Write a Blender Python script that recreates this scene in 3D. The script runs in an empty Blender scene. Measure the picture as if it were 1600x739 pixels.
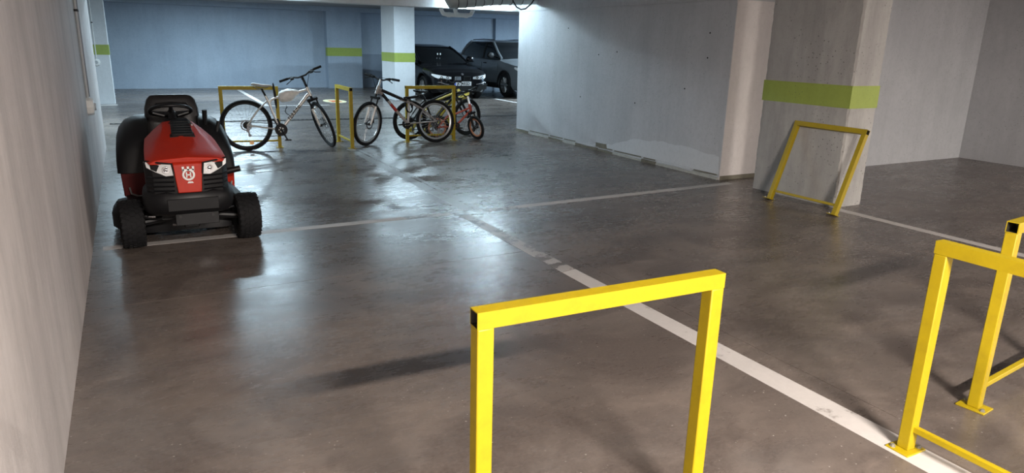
import bpy, bmesh, math, random
from mathutils import Vector, Matrix

random.seed(7)
C = bpy.context.scene.collection
SC = bpy.context.scene
PI = math.pi

# ------------------------------------------------------------------ camera, light, exposure
cam_d = bpy.data.cameras.new('camera')
cam = bpy.data.objects.new('camera', cam_d)
C.objects.link(cam)
_r = Vector((0.87894, -0.47631, 0.02448)).normalized()
_u = Vector((0.10720, 0.24731, 0.96299)).normalized()
_f = Vector((0.46474, 0.84378, -0.26843)).normalized()
cam.matrix_world = Matrix(((_r.x, _u.x, -_f.x, 0), (_r.y, _u.y, -_f.y, 0), (_r.z, _u.z, -_f.z, 1.6), (0, 0, 0, 1)))
cam_d.sensor_fit = 'HORIZONTAL'
cam_d.sensor_width = 36.0
cam_d.lens = 36.0 * 1082.1 / 1600.0
cam_d.clip_start = 0.02
SC.camera = cam

world = bpy.data.worlds.new('world')
SC.world = world
world.use_nodes = True
world.node_tree.nodes['Background'].inputs[0].default_value = (0.55, 0.62, 0.7, 1)
world.node_tree.nodes['Background'].inputs[1].default_value = 0.05

def area(name, loc, sx, sy, power, col, rot=(0, 0, 0)):
    d = bpy.data.lights.new(name, 'AREA')
    d.shape = 'RECTANGLE'
    d.size, d.size_y = sx, sy
    d.energy = power
    d.color = col
    o = bpy.data.objects.new(name, d)
    C.objects.link(o)
    o.location = loc
    o.rotation_euler = rot
    return o

WARM = (1.0, 0.91, 0.83)
COOL = (0.64, 0.86, 1.0)
# fluorescent tubes on the ceiling of the garage, plus two added fill lamps (all hang above the frame)
area('tube_light_near', (1.25, -2.07, 3.0), 1.25, 0.14, 425, WARM)
area('tube_light_right', (10.8, -1.6, 3.0), 1.25, 0.14, 260, WARM)
area('tube_light_beam_left', (1.6, 11.50, 2.40), 1.25, 0.10, 22, COOL)
area('tube_light_far', (5.9, 16.6, 2.56), 1.4, 0.14, 54, COOL)
area('tube_light_far_left', (2.6, 20.4, 2.56), 1.5, 0.14, 105, COOL)
area('far_corner_fill', (0.5, 14.4, 2.56), 1.5, 0.14, 100, COOL)  # added fill that brightens the left pillar and far floor
area('car_bay_fill', (12.9, 18.0, 2.56), 1.5, 0.14, 400, COOL)  # added fill to lift the wall behind the cars

SC.view_settings.view_transform = 'Standard'
SC.view_settings.look = 'None'
SC.view_settings.gamma = 1.0
SC.view_settings.use_curve_mapping = False
SC.view_settings.exposure = 1.6
SC.cycles.use_denoising = True
SC.cycles.max_bounces = 8
SC.cycles.diffuse_bounces = 4

# ------------------------------------------------------------------ materials
MATS = {}
def nodes(name):
    m = bpy.data.materials.new(name)
    m.use_nodes = True
    nt = m.node_tree
    b = nt.nodes['Principled BSDF']
    return m, nt, b

def mat(name, col, rough=0.5, metal=0.0, var=0.0, scale=8.0, bump=0.0, emit=None, coat=0.0, trans=0.0, spec=None):
    if name in MATS:
        return MATS[name]
    m, nt, b = nodes(name)
    b.inputs['Base Color'].default_value = (*col, 1)
    b.inputs['Roughness'].default_value = rough
    b.inputs['Metallic'].default_value = metal
    b.inputs['Coat Weight'].default_value = coat
    b.inputs['Transmission Weight'].default_value = trans
    if spec is not None:
        b.inputs['Specular IOR Level'].default_value = spec
    if emit:
        b.inputs['Emission Color'].default_value = (*emit[0], 1)
        b.inputs['Emission Strength'].default_value = emit[1]
    tc = nt.nodes.new('ShaderNodeTexCoord')
    nz = nt.nodes.new('ShaderNodeTexNoise')
    nz.inputs['Scale'].default_value = scale
    nz.inputs['Detail'].default_value = 5
    nt.links.new(tc.outputs['Object'], nz.inputs['Vector'])
    if var:
        mx = nt.nodes.new('ShaderNodeMix')
        mx.data_type = 'RGBA'
        mx.inputs[6].default_value = (*[c * (1 - var) for c in col], 1)
        mx.inputs[7].default_value = (*[min(1, c * (1 + var)) for c in col], 1)
        nt.links.new(nz.outputs['Fac'], mx.inputs[0])
        nt.links.new(mx.outputs[2], b.inputs['Base Color'])
    if bump:
        bp = nt.nodes.new('ShaderNodeBump')
        bp.inputs['Strength'].default_value = bump
        bp.inputs['Distance'].default_value = 0.01
        nt.links.new(nz.outputs['Fac'], bp.inputs['Height'])
        nt.links.new(bp.outputs['Normal'], b.inputs['Normal'])
    MATS[name] = m
    return m

class NT:
    """tiny helper to wire shader nodes"""
    def __init__(s, nt):
        s.nt = nt
        s.tc = nt.nodes.new('ShaderNodeTexCoord')
        s.pos = s.tc.outputs['Object']
    def noise(s, scale, detail=4, rough=0.55, stretch=None, off=0.0):
        n = s.nt.nodes.new('ShaderNodeTexNoise')
        n.inputs['Scale'].default_value = scale
        n.inputs['Detail'].default_value = detail
        n.inputs['Roughness'].default_value = rough
        src = s.pos
        mp = s.nt.nodes.new('ShaderNodeMapping')
        mp.inputs['Location'].default_value = (off, off * 0.7, off * 0.3)
        if stretch:
            mp.inputs['Scale'].default_value = stretch
        s.nt.links.new(src, mp.inputs['Vector'])
        s.nt.links.new(mp.outputs['Vector'], n.inputs['Vector'])
        return n.outputs['Fac']
    def ramp(s, fac, lo, hi, a=0.0, b=1.0):
        r = s.nt.nodes.new('ShaderNodeMapRange')
        r.clamp = True
        r.inputs['From Min'].default_value = lo
        r.inputs['From Max'].default_value = hi
        r.inputs['To Min'].default_value = a
        r.inputs['To Max'].default_value = b
        s.nt.links.new(fac, r.inputs['Value'])
        return r.outputs['Result']
    def mix(s, fac, a, b):
        m = s.nt.nodes.new('ShaderNodeMix')
        m.data_type = 'RGBA'
        for i, v in ((0, fac), (6, a), (7, b)):
            if isinstance(v, (tuple, list)):
                m.inputs[i].default_value = (*v, 1)
            elif isinstance(v, float):
                m.inputs[i].default_value = v
            else:
                s.nt.links.new(v, m.inputs[i])
        return m.outputs[2]
    def math(s, op, a, b):
        m = s.nt.nodes.new('ShaderNodeMath')
        m.operation = op
        for i, v in ((0, a), (1, b)):
            if isinstance(v, (int, float)):
                m.inputs[i].default_value = v
            else:
                s.nt.links.new(v, m.inputs[i])
        return m.outputs[0]
    def bump(s, h, strength, dist, bsdf):
        b = s.nt.nodes.new('ShaderNodeBump')
        b.inputs['Strength'].default_value = strength
        b.inputs['Distance'].default_value = dist
        s.nt.links.new(h, b.inputs['Height'])
        s.nt.links.new(b.outputs['Normal'], bsdf.inputs['Normal'])

def floor_mat():
    m, nt, b = nodes('polished_concrete')
    h = NT(nt)
    big = h.noise(0.55, 4, 0.6)
    sweep = h.noise(1.3, 6, 0.65, (1.0, 2.2, 1), 3.0)
    fine = h.noise(9, 6, 0.7, (1, 1.6, 1), 7.0)
    swirl = h.noise(0.9, 8, 0.62, (1.0, 1.5, 1), 31.0)
    swirl.node.inputs['Distortion'].default_value = 1.4
    c = h.mix(h.ramp(big, 0.35, 0.65), (0.086, 0.070, 0.062), (0.126, 0.112, 0.104))
    c = h.mix(h.ramp(sweep, 0.32, 0.70, 0.0, 0.8), c, (0.185, 0.148, 0.124))
    c = h.mix(h.ramp(swirl, 0.44, 0.60, 0.0, 0.8), c, (0.062, 0.048, 0.042))
    c = h.mix(h.ramp(fine, 0.40, 0.75, 0.0, 0.5), c, (0.070, 0.057, 0.051))
    c = h.mix(h.ramp(h.noise(60, 3, 0.7, None, 17), 0.35, 0.75, 0.0, 0.4), c, (0.17, 0.142, 0.125))
    sp = nt.nodes.new('ShaderNodeTexVoronoi')
    sp.inputs['Scale'].default_value = 26
    nt.links.new(h.pos, sp.inputs['Vector'])
    keep = h.ramp(h.noise(3.0, 3, 0.6, None, 11.0), 0.44, 0.58)
    spk = h.math('MULTIPLY', h.ramp(sp.outputs['Distance'], 0.11, 0.06), keep)
    c = h.mix(h.math('MULTIPLY', spk, 0.75), c, (0.45, 0.42, 0.38))
    nt.links.new(c, b.inputs['Base Color'])
    r1 = h.ramp(h.noise(1.1, 6, 0.7, (1, 1.8, 1), 5.0), 0.30, 0.70, 0.19, 0.30)
    r2 = h.ramp(h.noise(14, 5, 0.7, (0.6, 1.6, 1), 2.0), 0.35, 0.75, 0.0, 0.10)
    nt.links.new(h.math('ADD', r1, r2), b.inputs['Roughness'])
    b.inputs['Specular IOR Level'].default_value = 0.42
    h.bump(h.noise(4, 4, 0.5), 0.045, 0.01, b)
    MATS['floor'] = m
    return m

def wall_mat(name, c1, c2, streak=0.0, pits=0.0, rough=0.8, bump=0.25):
    m, nt, b = nodes(name)
    h = NT(nt)
    c = h.mix(h.ramp(h.noise(0.9, 5, 0.6), 0.3, 0.7), c1, c2)
    c = h.mix(h.ramp(h.noise(18, 5, 0.7, None, 3), 0.45, 0.8, 0, 0.35), c, tuple(v * 0.75 for v in c1))
    if streak:
        c = h.mix(h.ramp(h.noise(2.2, 5, 0.65, (1.6, 1.6, 0.22), 9), 0.42, 0.68, 0, streak), c, tuple(v * 0.66 for v in c1))
        c = h.mix(h.ramp(h.noise(1.7, 5, 0.6, (1.4, 1.4, 0.5), 21), 0.52, 0.72, 0, streak * 0.7), c, tuple(min(1, v * 1.3) for v in c2))
    hh = h.noise(30, 5, 0.7)
    if pits:
        v = nt.nodes.new('ShaderNodeTexVoronoi')
        v.inputs['Scale'].default_value = 24
        nt.links.new(h.pos, v.inputs['Vector'])
        k = h.ramp(h.noise(2.5, 3, 0.6, None, 14), 0.46, 0.6)
        p = h.math('MULTIPLY', h.ramp(v.outputs['Distance'], 0.20, 0.10), k)
        c = h.mix(h.math('MULTIPLY', p, pits), c, (0.09, 0.085, 0.08))
        hh = h.math('SUBTRACT', hh, h.math('MULTIPLY', p, 1.2))
    nt.links.new(c, b.inputs['Base Color'])
    b.inputs['Roughness'].default_value = rough
    h.bump(hh, bump, 0.012, b)
    MATS[name] = m
    return m

def worn_paint(name, col, under, lo, hi, rough=0.5, scale=7.0, stretch=(1, 1, 1)):
    m, nt, b = nodes(name)
    h = NT(nt)
    f = h.ramp(h.noise(scale, 7, 0.72, stretch, 1.0), lo, hi)
    g = h.ramp(h.noise(scale * 4, 4, 0.7, None, 5.0), 0.35, 0.7, 0, 0.25)
    c = h.mix(f, col, under)
    c = h.mix(g, c, tuple(v * 0.7 for v in col))
    nt.links.new(c, b.inputs['Base Color'])
    b.inputs['Roughness'].default_value = rough
    MATS[name] = m
    return m

M_floor = floor_mat()
M_wall = wall_mat('painted_concrete_grey', (0.40, 0.41, 0.43), (0.49, 0.50, 0.52), 0.2, 0.5)
M_wall_l = wall_mat('painted_concrete_left', (0.42, 0.385, 0.375), (0.50, 0.465, 0.45), 0.55, 0.0, 0.75)
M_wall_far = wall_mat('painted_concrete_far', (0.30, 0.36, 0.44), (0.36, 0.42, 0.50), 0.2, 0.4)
M_pillar = wall_mat('raw_concrete', (0.33, 0.32, 0.31), (0.42, 0.41, 0.39), 0.6, 0.7, 0.85, 0.4)
M_pillar_w = wall_mat('whitewashed_concrete', (0.56, 0.58, 0.60), (0.64, 0.66, 0.68), 0.1, 0.3)
M_ceil = wall_mat('ceiling_concrete', (0.26, 0.26, 0.27), (0.33, 0.33, 0.34), 0.0, 0.2)
M_beam = wall_mat('beam_concrete', (0.55, 0.58, 0.60), (0.66, 0.68, 0.70), 0.1, 0.0)
M_patch = wall_mat('filler_plaster', (0.50, 0.52, 0.54), (0.57, 0.59, 0.61), 0.0, 0.2)
M_green = wall_mat('green_band_paint', (0.27, 0.34, 0.06), (0.31, 0.385, 0.075), 0.2, 0.5, 0.6)
M_line = worn_paint('line_paint', (0.47, 0.44, 0.42), (0.17, 0.145, 0.13), 0.60, 0.70)
M_line_worn = worn_paint('line_paint_worn', (0.36, 0.33, 0.31), (0.085, 0.07, 0.062), 0.50, 0.54, 0.4)
M_line_faded = worn_paint('line_paint_faded', (0.23, 0.225, 0.215), (0.12, 0.105, 0.095), 0.55, 0.62, 0.4)
M_joint = mat('joint_filler', (0.02, 0.018, 0.017), 0.95, spec=0.05)
M_yel = worn_paint('yellow_paint', (0.37, 0.268, 0.001), (0.30, 0.212, 0.002), 0.52, 0.75, 0.5, 9.0)
M_yel_in = mat('tube_inside', (0.02, 0.017, 0.01), 0.6)
M_yel_old = worn_paint('yellow_paint_chipped', (0.40, 0.30, 0.002), (0.16, 0.12, 0.08), 0.60, 0.66, 0.4, 6.0)
M_bolt = mat('bolt_steel', (0.30, 0.29, 0.25), 0.55, 0.6)
M_dsteel = mat('dark_steel', (0.10, 0.10, 0.11), 0.4, 0.8)
M_steel = mat('zinc_steel', (0.55, 0.55, 0.55), 0.35, 1.0)
M_rubber = mat('rubber', (0.006, 0.006, 0.007), 0.8, var=0.2, scale=30, spec=0.3)
M_blackp = mat('black_plastic', (0.006, 0.006, 0.007), 0.45, var=0.2, scale=20, spec=0.32)
M_blackm = mat('black_matt', (0.010, 0.010, 0.011), 0.6, spec=0.3)
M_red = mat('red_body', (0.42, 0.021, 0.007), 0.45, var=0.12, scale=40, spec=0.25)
M_red_shade = mat('shaded_red_body', (0.10, 0.006, 0.006), 0.5)  # body red with the left side's shade put into the colour
M_lens = mat('headlight_lens', (0.80, 0.80, 0.80), 0.12, 0.1, coat=1.0)
M_chrome = mat('chrome', (0.8, 0.8, 0.82), 0.12, 1.0)
M_white = mat('white_enamel', (0.78, 0.78, 0.76), 0.4)
M_silver = mat('silver_frame', (0.70, 0.68, 0.65), 0.3, 0.35, coat=0.3)
M_alu = mat('aluminium', (0.62, 0.62, 0.62), 0.3, 0.9)
M_greyf = mat('grey_frame', (0.42, 0.38, 0.36), 0.35, 0.3)
M_bredf = mat('red_decal', (0.42, 0.03, 0.02), 0.35)
M_kidred = mat('child_red_frame', (0.40, 0.05, 0.02), 0.35)
M_bag = mat('plastic_bag', (0.80, 0.79, 0.76), 0.45, var=0.15, scale=25, bump=0.5)
M_orange = mat('orange_reflector', (0.85, 0.38, 0.02), 0.3)
M_amber = mat('amber_reflector', (0.75, 0.55, 0.30), 0.3)
M_carblk = mat('black_car_paint', (0.003, 0.003, 0.004), 0.16, 0.0, coat=0.35, spec=0.25)
M_cargry = mat('grey_car_paint', (0.20, 0.215, 0.23), 0.28, 0.4, coat=0.8)
M_glass = mat('tinted_glass', (0.004, 0.005, 0.006), 0.08, 0.0, coat=0.3, spec=0.3)
M_plate = mat('plate_white', (0.80, 0.80, 0.80), 0.4)
M_blue = mat('plate_blue', (0.05, 0.12, 0.55), 0.4)
M_ink = mat('black_ink', (0.01, 0.01, 0.01), 0.5)
M_pvc = mat('white_pvc', (0.85, 0.87, 0.86), 0.4)
M_duct = mat('grey_duct_foil', (0.36, 0.39, 0.39), 0.42, 0.4, var=0.15, scale=12, bump=0.4)
M_tube = mat('fluorescent_tube', (1, 1, 1), 0.5, emit=((0.66, 0.88, 1.0), 72.0))
M_conduit = mat('grey_conduit', (0.40, 0.42, 0.43), 0.5)
M_conduitd = mat('dark_conduit', (0.16, 0.15, 0.16), 0.5)
M_signw = worn_paint('floor_sign_cream', (0.72, 0.66, 0.42), (0.4, 0.38, 0.3), 0.62, 0.7)
M_signr = mat('floor_sign_red', (0.55, 0.10, 0.03), 0.5)

# ------------------------------------------------------------------ mesh helpers
class MB:
    def __init__(s):
        s.v, s.f, s.m, s.mi = [], [], [], 0
    def add(s, vs, fs):
        o = len(s.v)
        s.v += [Vector(p) for p in vs]
        s.f += [tuple(i + o for i in f) for f in fs]
        s.m += [s.mi] * len(fs)
        return s
    def box(s, c, d, rot=None):
        x, y, z = d[0] / 2, d[1] / 2, d[2] / 2
        vs = [Vector((a * x, b * y, e * z)) for a in (-1, 1) for b in (-1, 1) for e in (-1, 1)]
        if rot is not None:
            vs = [rot @ v for v in vs]
        vs = [v + Vector(c) for v in vs]
        return s.add(vs, [(0, 1, 3, 2), (4, 6, 7, 5), (0, 4, 5, 1), (2, 3, 7, 6), (0, 2, 6, 4), (1, 5, 7, 3)])
    def bb(s, x0, x1, y0, y1, z0, z1):
        return s.box(((x0 + x1) / 2, (y0 + y1) / 2, (z0 + z1) / 2), (x1 - x0, y1 - y0, z1 - z0))
    def loft(s, rings, cap=True, closed=True):
        n = len(rings[0])
        vs = [p for r in rings for p in r]
        fs = []
        k = n if closed else n - 1
        for i in range(len(rings) - 1):
            for j in range(k):
                a, b = i * n + j, i * n + (j + 1) % n
                fs.append((a, b, b + n, a + n))
        if cap and closed:
            fs.append(tuple(range(n - 1, -1, -1)))
            fs.append(tuple((len(rings) - 1) * n + j for j in range(n)))
        return s.add(vs, fs)
    def tube(s, pts, r, n=8, cap=True, loop=False):
        pts = [Vector(p) for p in pts]
        rs = r if isinstance(r, (list, tuple)) else [r] * len(pts)
        rings = []
        up = None
        N = len(pts)
        for i, p in enumerate(pts):
            if loop:
                t = (pts[(i + 1) % N] - pts[i - 1]).normalized()
            else:
                t = (pts[min(i + 1, N - 1)] - pts[max(i - 1, 0)]).normalized()
            if up is None:
                up = Vector((0, 0, 1)) if abs(t.z) < 0.9 else Vector((1, 0, 0))
            a = t.cross(up).normalized()
            b = a.cross(t).normalized()
            up = b
            rings.append([p + (a * math.cos(2 * PI * k / n) + b * math.sin(2 * PI * k / n)) * rs[i] for k in range(n)])
        if loop:
            rings.append(rings[0])
            return s.loft(rings, cap=False)
        return s.loft(rings, cap=cap)
    def cyl(s, a, b, r, n=16, r1=None):
        return s.tube([a, b], [r, r if r1 is None else r1], n)
    def torus(s, c, axis, R, r, n=48, k=10, sy=1.0):
        c, ax = Vector(c), Vector(axis).normalized()
        u = ax.orthogonal().normalized()
        w = ax.cross(u)
        vs, fs = [], []
        for i in range(n):
            t = 2 * PI * i / n
            d = u * math.cos(t) + w * math.sin(t)
            for j in range(k):
                q = 2 * PI * j / k
                vs.append(c + d * (R + r * math.cos(q)) + ax * (r * sy * math.sin(q)))
        for i in range(n):
            for j in range(k):
                fs.append((i * k + j, ((i + 1) % n) * k + j, ((i + 1) % n) * k + (j + 1) % k, i * k + (j + 1) % k))
        return s.add(vs, fs)
    def lathe(s, c, axis, prof, n=32, close=False):
        c, ax = Vector(c), Vector(axis).normalized()
        u = ax.orthogonal().normalized()
        w = ax.cross(u)
        rings = []
        for rr, hh in prof:
            rings.append([c + (u * math.cos(2 * PI * i / n) + w * math.sin(2 * PI * i / n)) * max(rr, 1e-4) + ax * hh for i in range(n)])
        if close:
            rings.append(rings[0])
            return s.loft(rings, cap=False)
        return s.loft(rings, cap=True)
    def prism(s, poly, d0, d1, plane='xz'):
        def mp(p, d):
            if plane == 'xz':
                return Vector((p[0], d, p[1]))
            if plane == 'xy':
                return Vector((p[0], p[1], d))
            return Vector((d, p[0], p[1]))
        return s.loft([[mp(p, d0) for p in poly], [mp(p, d1) for p in poly]])
    def xf(s, M, start=0):
        for i in range(start, len(s.v)):
            s.v[i] = M @ s.v[i]
        return s
    def mesh(s, name, mats, smooth=True, angle=35):
        me = bpy.data.meshes.new(name)
        me.from_pydata([tuple(v) for v in s.v], [], s.f)
        if not isinstance(mats, (list, tuple)):
            mats = [mats]
        for m in mats:
            me.materials.append(m)
        for p, i in zip(me.polygons, s.m):
            p.material_index = min(i, len(mats) - 1)
        bm = bmesh.new()
        bm.from_mesh(me)
        bmesh.ops.recalc_face_normals(bm, faces=bm.faces)
        bm.to_mesh(me)
        bm.free()
        if smooth:
            for p in me.polygons:
                p.use_smooth = True
            me.set_sharp_from_angle(angle=math.radians(angle))
        return me
    def build(s, name, mats, parent=None, smooth=True, bevel=0, seg=2, angle=35):
        o = bpy.data.objects.new(name, s.mesh(name, mats, smooth, angle))
        C.objects.link(o)
        if parent is not None:
            o.parent = parent
        if bevel:
            bv = o.modifiers.new('bevel', 'BEVEL')
            bv.width = bevel
            bv.segments = seg
            bv.limit_method = 'ANGLE'
            bv.angle_limit = math.radians(40)
        return o

def tag(o, label, cat, group=None):
    o['label'] = label
    o['category'] = cat
    if group:
        o['group'] = group
    return o

def thing(name, label, cat, loc=(0, 0, 0), rot=(0, 0, 0), group=None):
    o = bpy.data.objects.new(name, None)
    C.objects.link(o)
    o.location = loc
    o.rotation_euler = rot
    o.empty_display_size = 0.1
    return tag(o, label, cat, group)

def struct(o):
    o['kind'] = 'structure'
    return o

def text(name, s, size, material, parent, M, extrude=0.0005, sx=1.0, align='CENTER'):
    cu = bpy.data.curves.new(name, 'FONT')
    cu.body = s
    cu.size = size
    cu.align_x = align
    cu.align_y = 'CENTER'
    cu.extrude = extrude
    cu.offset = size * 0.022
    tmp = bpy.data.objects.new(name, cu)
    me = bpy.data.meshes.new_from_object(tmp)
    bpy.data.objects.remove(tmp)
    me.transform(M @ Matrix.Diagonal((sx, 1, 1, 1)))
    me.materials.clear()
    me.materials.append(material)
    o = bpy.data.objects.new(name, me)
    C.objects.link(o)
    o.parent = parent
    return o

# ------------------------------------------------------------------ setting
XL, XJ = -0.367, 2.922
floor = struct(MB().bb(-4.0, 14.5, -6.0, 25.6, -0.20, -0.03).build('floor', M_joint, smooth=False))
# concrete slabs parted by narrow saw cuts
g = 0.002
cuts_l = [(-6.0, 4.60), (4.60, 11.35), (11.35, 25.6)]
cuts_r = [(-6.0, 11.35), (11.35, 25.6)]
for y0, y1 in cuts_l:
    MB().bb(-4.0, XJ - g, y0 + g, y1 - g, -0.03, 0.0).build('slab', M_floor, floor, smooth=False)
for y0, y1 in cuts_r:
    MB().bb(XJ + g, 14.5, y0 + g, y1 - g, -0.03, 0.0).build('slab', M_floor, floor, smooth=False)

def line(poly, m, name='painted_line', z=0.0015):
    return MB().prism(poly, 0.0001, z, 'xy').build(name, m, floor, smooth=False)
line([(2.625, 0.95), (2.785, 0.95), (2.772, 4.05), (2.640, 4.02)], M_line)
line([(2.640, 4.03), (2.772, 4.06), (2.775, 5.93), (2.65, 5.90)], M_line_worn)
line([(2.78, 6.08), (2.905, 6.08), (2.912, 10.35), (2.80, 10.35)], M_line_faded)
line([(2.935, 6.9), (2.985, 6.9), (2.992, 10.35), (2.935, 10.35)], M_line_faded)
line([(-0.30, 5.935), (2.15, 5.945), (2.15, 6.045), (-0.30, 6.035)], M_line)
line([(2.15, 5.945), (2.63, 5.948), (2.63, 6.048), (2.15, 6.045)], M_line_worn)
line([(2.93, 5.93), (3.35, 5.95), (3.35, 6.05), (2.93, 6.03)], M_line_worn)
line([(3.35, 5.95), (6.43, 6.06), (6.43, 6.16), (3.35, 6.05)], M_line)
line([(6.36, 1.2), (6.47, 1.2), (6.49, 4.62), (6.38, 4.62)], M_line)
line([(9.48, 15.0), (9.60, 15.0), (9.66, 20.5), (9.54, 20.5)], M_line)
line([(2.86, 17.85), (2.98, 17.85), (3.10, 23.9), (2.98, 23.9)], M_line)
line([(2.86, 17.68), (4.40, 17.60), (4.40, 17.72), (2.86, 17.82)], M_line)

# slotted drain channel across the aisle
drain = MB().prism([(-0.36, 14.61), (12.5, 13.75), (12.5, 13.94), (-0.36, 14.80)], 0.0001, 0.003, 'xy').build('drain_channel', M_joint, floor, smooth=False)
db = MB()
for i in range(150):
    x = -0.3 + i * 0.085
    y = 14.70 - (x + 0.36) * 0.86 / 12.86
    db.box((x, y, 0.0045), (0.045, 0.07, 0.005), Matrix.Rotation(0.5, 3, 'Z'))
o = db.build('drain_bars', mat('drain_galvanised', (0.07, 0.07, 0.07), 0.8, spec=0.15), floor, smooth=False)
o['kind'] = 'stuff'

wall_left = struct(MB().bb(XL - 0.30, XL, -6, 11.65, 0, 3.1).build('wall_left', M_wall_l, smooth=False))
wall_right = struct(MB().bb(6.45, 11.70, 6.33, 11.65, 0, 3.1).build('wall_right', M_wall, smooth=False))
struct(MB().bb(11.70, 12.0, -6, 11.65, 0, 3.1).build('wall_side', M_wall, smooth=False))
struct(MB().bb(-4, 12.0, -6.3, -6, 0, 3.1).build('wall_back', M_wall, smooth=False))
wall_far = struct(MB().bb(-4, 14.5, 24.2, 24.5, 0, 2.65).build('wall_far', M_wall_far, smooth=False))
struct(MB().bb(-4.3, -4.0, 11.65, 24.5, 0, 2.65).build('wall_far_left', M_wall_far, smooth=False))
struct(MB().bb(14.5, 14.8, 11.65, 24.5, 0, 2.65).build('wall_far_right', M_wall_far, smooth=False))
struct(MB().bb(-4.3, 14.8, -6.3, 11.9, 3.05, 3.25).bb(-4.3, 14.8, 11.9, 24.8, 2.62, 3.05).build('ceiling', M_ceil, smooth=False))
# beams: over the right-hand wall and across the aisle
struct(MB().bb(6.43, 6.9, 6.31, 11.66, 2.165, 3.05).build('trim_1', M_wall, smooth=False))
struct(MB().bb(-4.0, 14.5, 11.66, 12.0, 2.165, 3.05).build('trim_2', M_beam, smooth=False))
# far beam against the back wall
struct(MB().bb(-4.0, 14.5, 23.75, 24.2, 2.47, 2.62).build('trim_3', M_wall_far, smooth=False))

def band(parent, x0, x1, y0, y1, z0, z1):
    return MB().bb(x0 - 0.003, x1 + 0.003, y0 - 0.003, y1 + 0.003, z0, z1).build('green_band', M_green, parent, smooth=False)

# pilaster on the far wall, shallow recess to its right, corner pilaster behind the cars
p = struct(MB().bb(5.97, 7.13, 23.86, 24.2, 0, 2.47).build('pillar_far_wall', M_wall_far, smooth=False))
band(p, 5.97, 7.13, 23.86, 24.1, 1.05, 1.32)
struct(MB().bb(12.30, 14.5, 24.0, 24.2, 0, 2.47).build('pillar_car_bay', M_wall_far, smooth=False))
struct(MB().bb(7.13, 12.3, 24.17, 24.2, 0, 1.12).build('baseboard_far', mat('grey_dado', (0.20, 0.24, 0.30), 0.7, var=0.1), smooth=False))

pillar_c = struct(MB().bb(6.462, 7.05, 18.6, 19.70, 0, 2.62).build('pillar_centre', M_pillar_w, smooth=False, bevel=0.012))
band(pillar_c, 6.462, 7.05, 18.6, 19.70, 1.035, 1.278)
pillar_l = struct(MB().bb(-1.0, -0.285, 18.87, 19.5, 0, 2.62).build('pillar_left', M_pillar_w, smooth=False, bevel=0.012))
band(pillar_l, -1.0, -0.285, 18.87, 19.5, 1.12, 1.345)
MB().bb(-0.95, -0.25, 18.5, 18.87, 0.0, 0.004).build('white_floor_patch', M_line, pillar_l, smooth=False)

# nearer right-hand pillar: rough chipped edges made by jittering a fine box
def rough_pillar(x0, x1, y0, y1, h):
    mb = MB()
    zs = [h * i / 60 for i in range(61)]
    rings = []
    for z in zs:
        r = []
        for (a, b) in ((x0, y0), (x1, y0), (x1, y1), (x0, y1)):
            jx, jy = (random.random() * 0.010, random.random() * 0.010)
            sx, sy = (1 if a == x0 else -1), (1 if b == y0 else -1)
            c = 0.014
            if (a, b) in ((x0, y0), (x1, y1)):
                r += [(a, b + sy * (c + jy), z), (a + sx * (c + jx), b, z)]
            else:
                r += [(a + sx * (c + jx), b, z), (a, b + sy * (c + jy), z)]
        rings.append(r)
    mb.loft(rings)
    return mb
pillar_r = struct(rough_pillar(6.468, 6.905, 4.66, 5.80, 3.05).build('pillar_right', M_pillar, smooth=False))
band(pillar_r, 6.468, 6.905, 4.66, 5.80, 1.040, 1.268)

# plaster repairs and broken render along the foot of the right wall
def wall_patch(name, poly, m, t, parent=wall_right):
    return MB().prism(poly, 6.45, 6.45 - t, 'yz').build(name, m, parent, smooth=False)
top = []
y = 6.36
while y < 9.1:
    base = 0.27 + 0.07 * math.sin((y - 6.3) * 1.6) - max(0, y - 8.1) * 0.17
    top.append((y, max(0.1, base + random.uniform(-0.018, 0.018))))
    y += 0.09
wall_patch('plaster_patch', [(6.345, 0.07)] + top + [(9.1, 0.07)], M_patch, 0.004)
M_grout = mat('mortar_bed', (0.36, 0.36, 0.33), 0.9, var=0.3, scale=14, bump=0.6)
M_grout2 = mat('damp_mortar', (0.15, 0.14, 0.105), 0.9, var=0.4, scale=12, bump=0.6)
y = 6.34
while y < 11.6:
    L = random.uniform(0.25, 0.75)
    y1 = min(y + L, 11.64)
    mid = (y + y1) / 2
    wall_patch('mortar_strip', [(y + .005, 0.0), (y1 - .005, 0.0), (y1 - .005, 0.022 + random.uniform(0, 0.02)), (mid, 0.034 + random.uniform(-.006, .012)), (y + .005, 0.028 + random.uniform(-.01, 0.012))],
               M_grout if random.random() < 0.6 else M_grout2, 0.02)
    wall_patch('render_chip', [(y + .02, 0.05), (y1 - .02, 0.046), (y1 - .04, 0.062), (y + .03, 0.066)], M_grout2 if random.random() < 0.7 else M_patch, 0.006)
    y = y1
wall_patch('broken_render', [(8.72, 0.055), (9.02, 0.055), (9.02, 0.12), (8.74, 0.125)], M_grout2, 0.007)
struct(MB().bb(6.45, 7.6, 6.318, 6.33, 0, 2.165).build('added_lit_slab', wall_mat('lit_render', (0.58, 0.545, 0.53), (0.66, 0.62, 0.60), 0.2, 0.2), smooth=False))  # added slab; its paler colour paints lamp light onto the wall end
MB().bb(6.452, 7.3, 6.310, 6.318, 0, 0.05).build('mortar_strip', M_grout2, wall_right, smooth=False)
for i in range(8):
    yy, zz = random.uniform(6.5, 11.2), random.uniform(0.35, 1.9)
    wall_patch('tie_hole', [(yy + 0.012 * math.cos(a * PI / 4), zz + 0.010 * math.sin(a * PI / 4)) for a in range(8)], M_joint, 0.002)

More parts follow.
